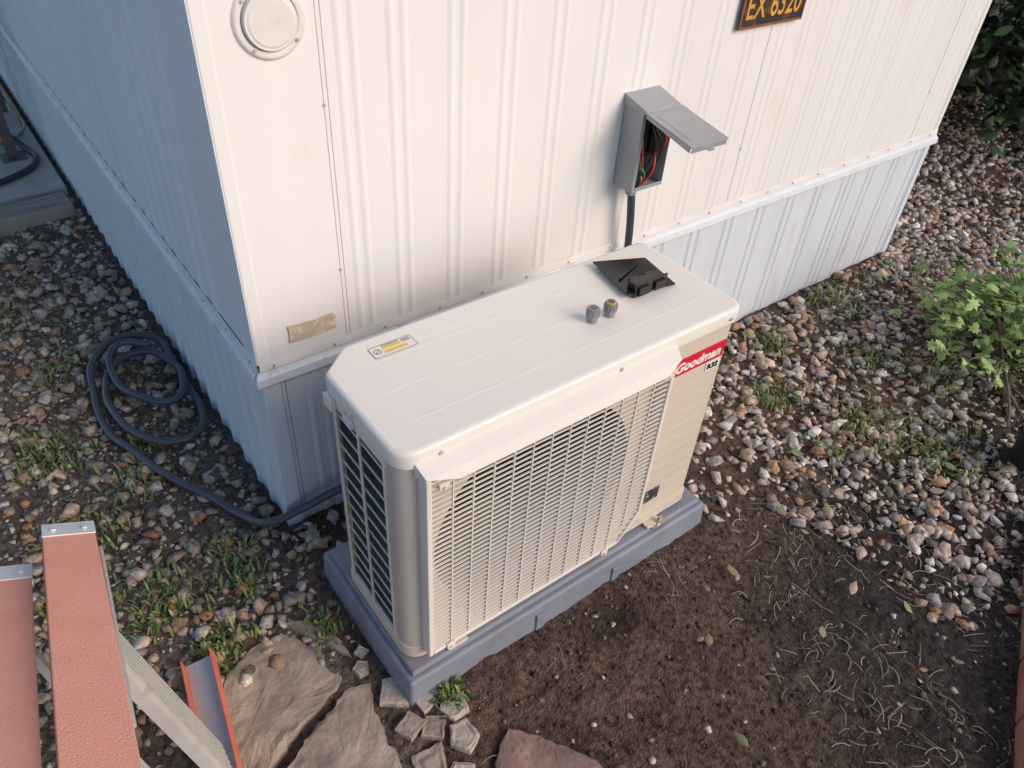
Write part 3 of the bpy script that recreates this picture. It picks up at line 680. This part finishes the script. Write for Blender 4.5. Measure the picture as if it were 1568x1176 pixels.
D0=Vector((-.60,-.33,.035));D1=Vector((-.72,-1.40,.04)); mb.beam(D0,D1,.07,.03,(1,0,0),1)
mb.obj('rails',[fib,fibr,alu],lad,bevel=.002)
mb=MB()
for P,w in((A0,wv),(B0,wv)):
    c=P+d*.012+n*.0045; mb.beam(c-d*.034,c+d*.026,.102,.003,w)
    mb.beam(P-d*.022-n*.012,P-d*.019-n*.012,.098,.034,w)
    for s in(-.3,.3): q=c+w*s*.1+n*.002; mb.cyl(q,q+n*.004,.006,10)
mb.obj('foot_plates',[zinc],lad,bevel=.0008)
mb=MB()
def tread(t,w=.11):
    a=A0.lerp(A1,t)-n*.02+wv*.03; b=C0.lerp(C1,t*.95)+Vector((.01,0,.03)); dd=(b-a).normalized()
    wd=d-dd*d.dot(dd); wd.normalize(); nn=wd.cross(dd)
    if nn.dot(Vector((1,0,.6)))<0: nn=-nn
    mb.beam(a,b,w,.004,wd)
    for k in range(-3,4): mb.beam(a+wd*k*w/7+nn*.006,b+wd*k*w/7+nn*.006,.006,.009,wd)
    for s in(-1,1): mb.beam(a+wd*s*w/2-nn*.012,b+wd*s*w/2-nn*.012,.003,.024,wd)
for t in(.30,.58,.86): tread(t)
for t in(.12,.45,.8):
    a=B0.lerp(B1,t)-n*.02; b=D0.lerp(D1,t)+Vector((0,0,.02)); mb.beam(a,b,.03,.015,d)
mb.cyl(A0.lerp(A1,.05)+wv*.058-n*.02,A0.lerp(A1,.5)+wv*.055-n*.03,.005,8)
mb.beam(A1+Vector((.02,0,0)),C1+Vector((0,0,.03)),.12,.03,(0,1,0)); mb.beam(B1,D1+Vector((0,0,.02)),.06,.02,(0,1,0))
mb.obj('treads_and_fittings',[alu],lad,bevel=.0008)

# ---------------------------------------------------------------- background, left
conc=mat('concrete',(.50,.47,.42),.9,var=.15,vscale=4,bump=.4,bscale=60,dirt=(.32,.28,.23),dscale=3)
mb=MB(); mb.prism([(-2.5,2.60),(-.03,2.60),(-.03,7),(-2.5,7)],-.1,.045); mb.obj('concrete_patio',[conc],None,bevel=.01)
mb=MB(); mb.prism([(-.95,2.30),(-.05,2.36),(-.06,2.52),(-.96,2.46)],-.05,.06); mb.obj('wooden_board',[mat('weathered_wood',(.38,.32,.26),.9,var=.2,vscale=3,bump=.5,bscale=50,stretch=(1,12,1))],None,bevel=.006)
steel=mat('dark_steel',(.14,.12,.115),.5,metal=.3,dirt=(.28,.13,.07),dscale=9)
tr=empty('steel_trailer_frame')
mb=MB()
mb.box(-.205,-.155,3.05,3.06,.052,1.4); mb.box(-.205,-.155,3.10,3.11,.052,1.4); mb.box(-.184,-.176,3.0605,3.0995,.052,1.4); mb.box(-.24,-.12,3.02,3.14,.046,.0515)
mb.box(-.11,-.08,3.75,3.78,.05,1.3); mb.box(-2.2,-.06,3.785,3.83,.55,.62); mb.box(-2.2,-.08,3.785,3.83,1.0,1.07); mb.box(-2.2,-.2,3.115,3.16,.86,.94); mb.box(-.34,-.30,3.5,3.54,.05,1.3)
mb.obj('frame_bars',[steel],tr,bevel=.003)
curve('garden_hose',[(-.9,2.75,.065),(-.5,2.72,.065),(-.24,2.78,.065),(-.10,2.92,.065),(-.12,3.18,.07),(-.2,3.3,.15),(-.28,3.35,.5),(-.3,3.3,.9)],.016,mat('hose_black',(.03,.033,.036),.4))
mg=mat('hose_green',(.03,.3,.16),.4); curve('thin_hose',[(-.9,3.3,.07),(-.3,3.2,.07),(-.08,3.35,.07),(-.07,3.7,.1),(-.2,4.2,.4)],.007,mg)
mo=mat('cord_orange',(.6,.2,.08),.4); curve('extension_cord',[(-.5,3.4,.065),(-.15,3.3,.06),(-.06,3.55,.06),(-.09,3.7,.3),(-.12,3.74,.7)],.005,mo)
pot=empty('planter_pot')
qx,qy=2.33,-1.21
mb=MB(); mb.cyl((qx,qy,0),(qx,qy,.12),.08,32,r2=.10,caps=False); mb.cyl((qx,qy,.12),(qx,qy,.14),.106,32,caps=False); mb.cyl((qx,qy,.14),(qx,qy,.09),.098,32,r2=.09,caps=False)
mb.cyl((qx,qy,.08),(qx,qy,.10),.09,32,1)
mb.obj('pot_body',[mat('pot_black',(.02,.022,.026),.4),mat('potting_soil',(.05,.035,.025),.95)],pot)
brick=mat('brick_red',(.44,.20,.15),.85,var=.2,vscale=10,bump=.5,bscale=60)
be=empty('brick_edging'); mb=MB()
p0=Vector((2.06,-1.32,0));p1=Vector((1.06,-1.77,0)); dd=(p1-p0).normalized(); L=(p1-p0).length; s=0
while s<L:
    a=p0+dd*s; b=p0+dd*min(s+.2,L); nrm=Vector((-dd.y,dd.x,0)); 
    if nrm.y>0:nrm=-nrm
    off=nrm*.045; mb.beam(a+off+Vector((0,0,.01)),b+off+Vector((0,0,.01+random.uniform(-.004,.004))),.095,.09,nrm); s+=.208
mb.obj('bricks',[brick],be,bevel=.005)
def fallen():
    spots=[(1.02,-.93),(1.10,-.99),(1.0,-.90),(2.3,-.35),(2.2,-.32),(.9,-.9),(2.0,-.15),(1.9,-1.1)]+[(random.uniform(1.2,3.4),random.uniform(-1.3,-.1)) for _ in range(50)]+[(random.uniform(-.8,-.1),random.uniform(-.3,2)) for _ in range(30)]+[(random.uniform(.3,2),random.uniform(-1.5,-.8)) for _ in range(14)]
    it=iter(spots)
    cols=[(.26,.26,.13),(.38,.30,.19),(.32,.21,.12),(.32,.25,.16),(.18,.23,.09)]
    def sp(): x,y=next(it); return (x,y,gz(x,y)+.026)
    leaves('fallen_leaves',len(spots),None,(.022,.055),False,lambda p:np.array(random.choice(cols)),sp,.5); 
fallen()

# ---------------------------------------------------------------- camera
p=[-0.4478,-1.5792,1.9110,0.8852,0.6991,0.0765,1174.67]
yaw,pit,rol=p[3:6]
F=Vector((math.cos(pit)*math.cos(yaw),math.cos(pit)*math.sin(yaw),-math.sin(pit)))
R=Vector((math.sin(yaw),-math.cos(yaw),0));U=R.cross(F)
R2=R*math.cos(rol)+U*math.sin(rol);U2=U*math.cos(rol)-R*math.sin(rol)
M=Matrix((R2,U2,-F)).transposed().to_4x4(); M.translation=Vector(p[:3])
cd=bpy.data.cameras.new('camera'); cd.sensor_width=36; cd.lens=36*p[6]/1568; cd.clip_end=500; cd.clip_start=.02
cam=bpy.data.objects.new('camera',cd); cam.matrix_world=M; scene.collection.objects.link(cam); scene.camera=cam

# ---------------------------------------------------------------- light
sv=Vector((.44,-.84,.56)).normalized()
el=math.asin(sv.z); rot=math.atan2(sv.x,sv.y)
w=bpy.data.worlds.new('World'); scene.world=w; w.use_nodes=True; nt=w.node_tree
bg=nt.nodes['Background']; sky=nt.nodes.new('ShaderNodeTexSky'); sky.sky_type='NISHITA'; sky.sun_disc=False
sky.sun_elevation=el; sky.sun_rotation=rot; sky.air_density=1.0; sky.dust_density=.4; sky.ozone_density=2.0
nt.links.new(sky.outputs[0],bg.inputs[0]); bg.inputs[1].default_value=.15
sd=bpy.data.lights.new('sun','SUN'); sd.energy=3.0; sd.angle=math.radians(38); sd.color=(1,.80,.63)
so=bpy.data.objects.new('sun',sd); so.rotation_euler=sv.to_track_quat('Z','Y').to_euler(); scene.collection.objects.link(so)
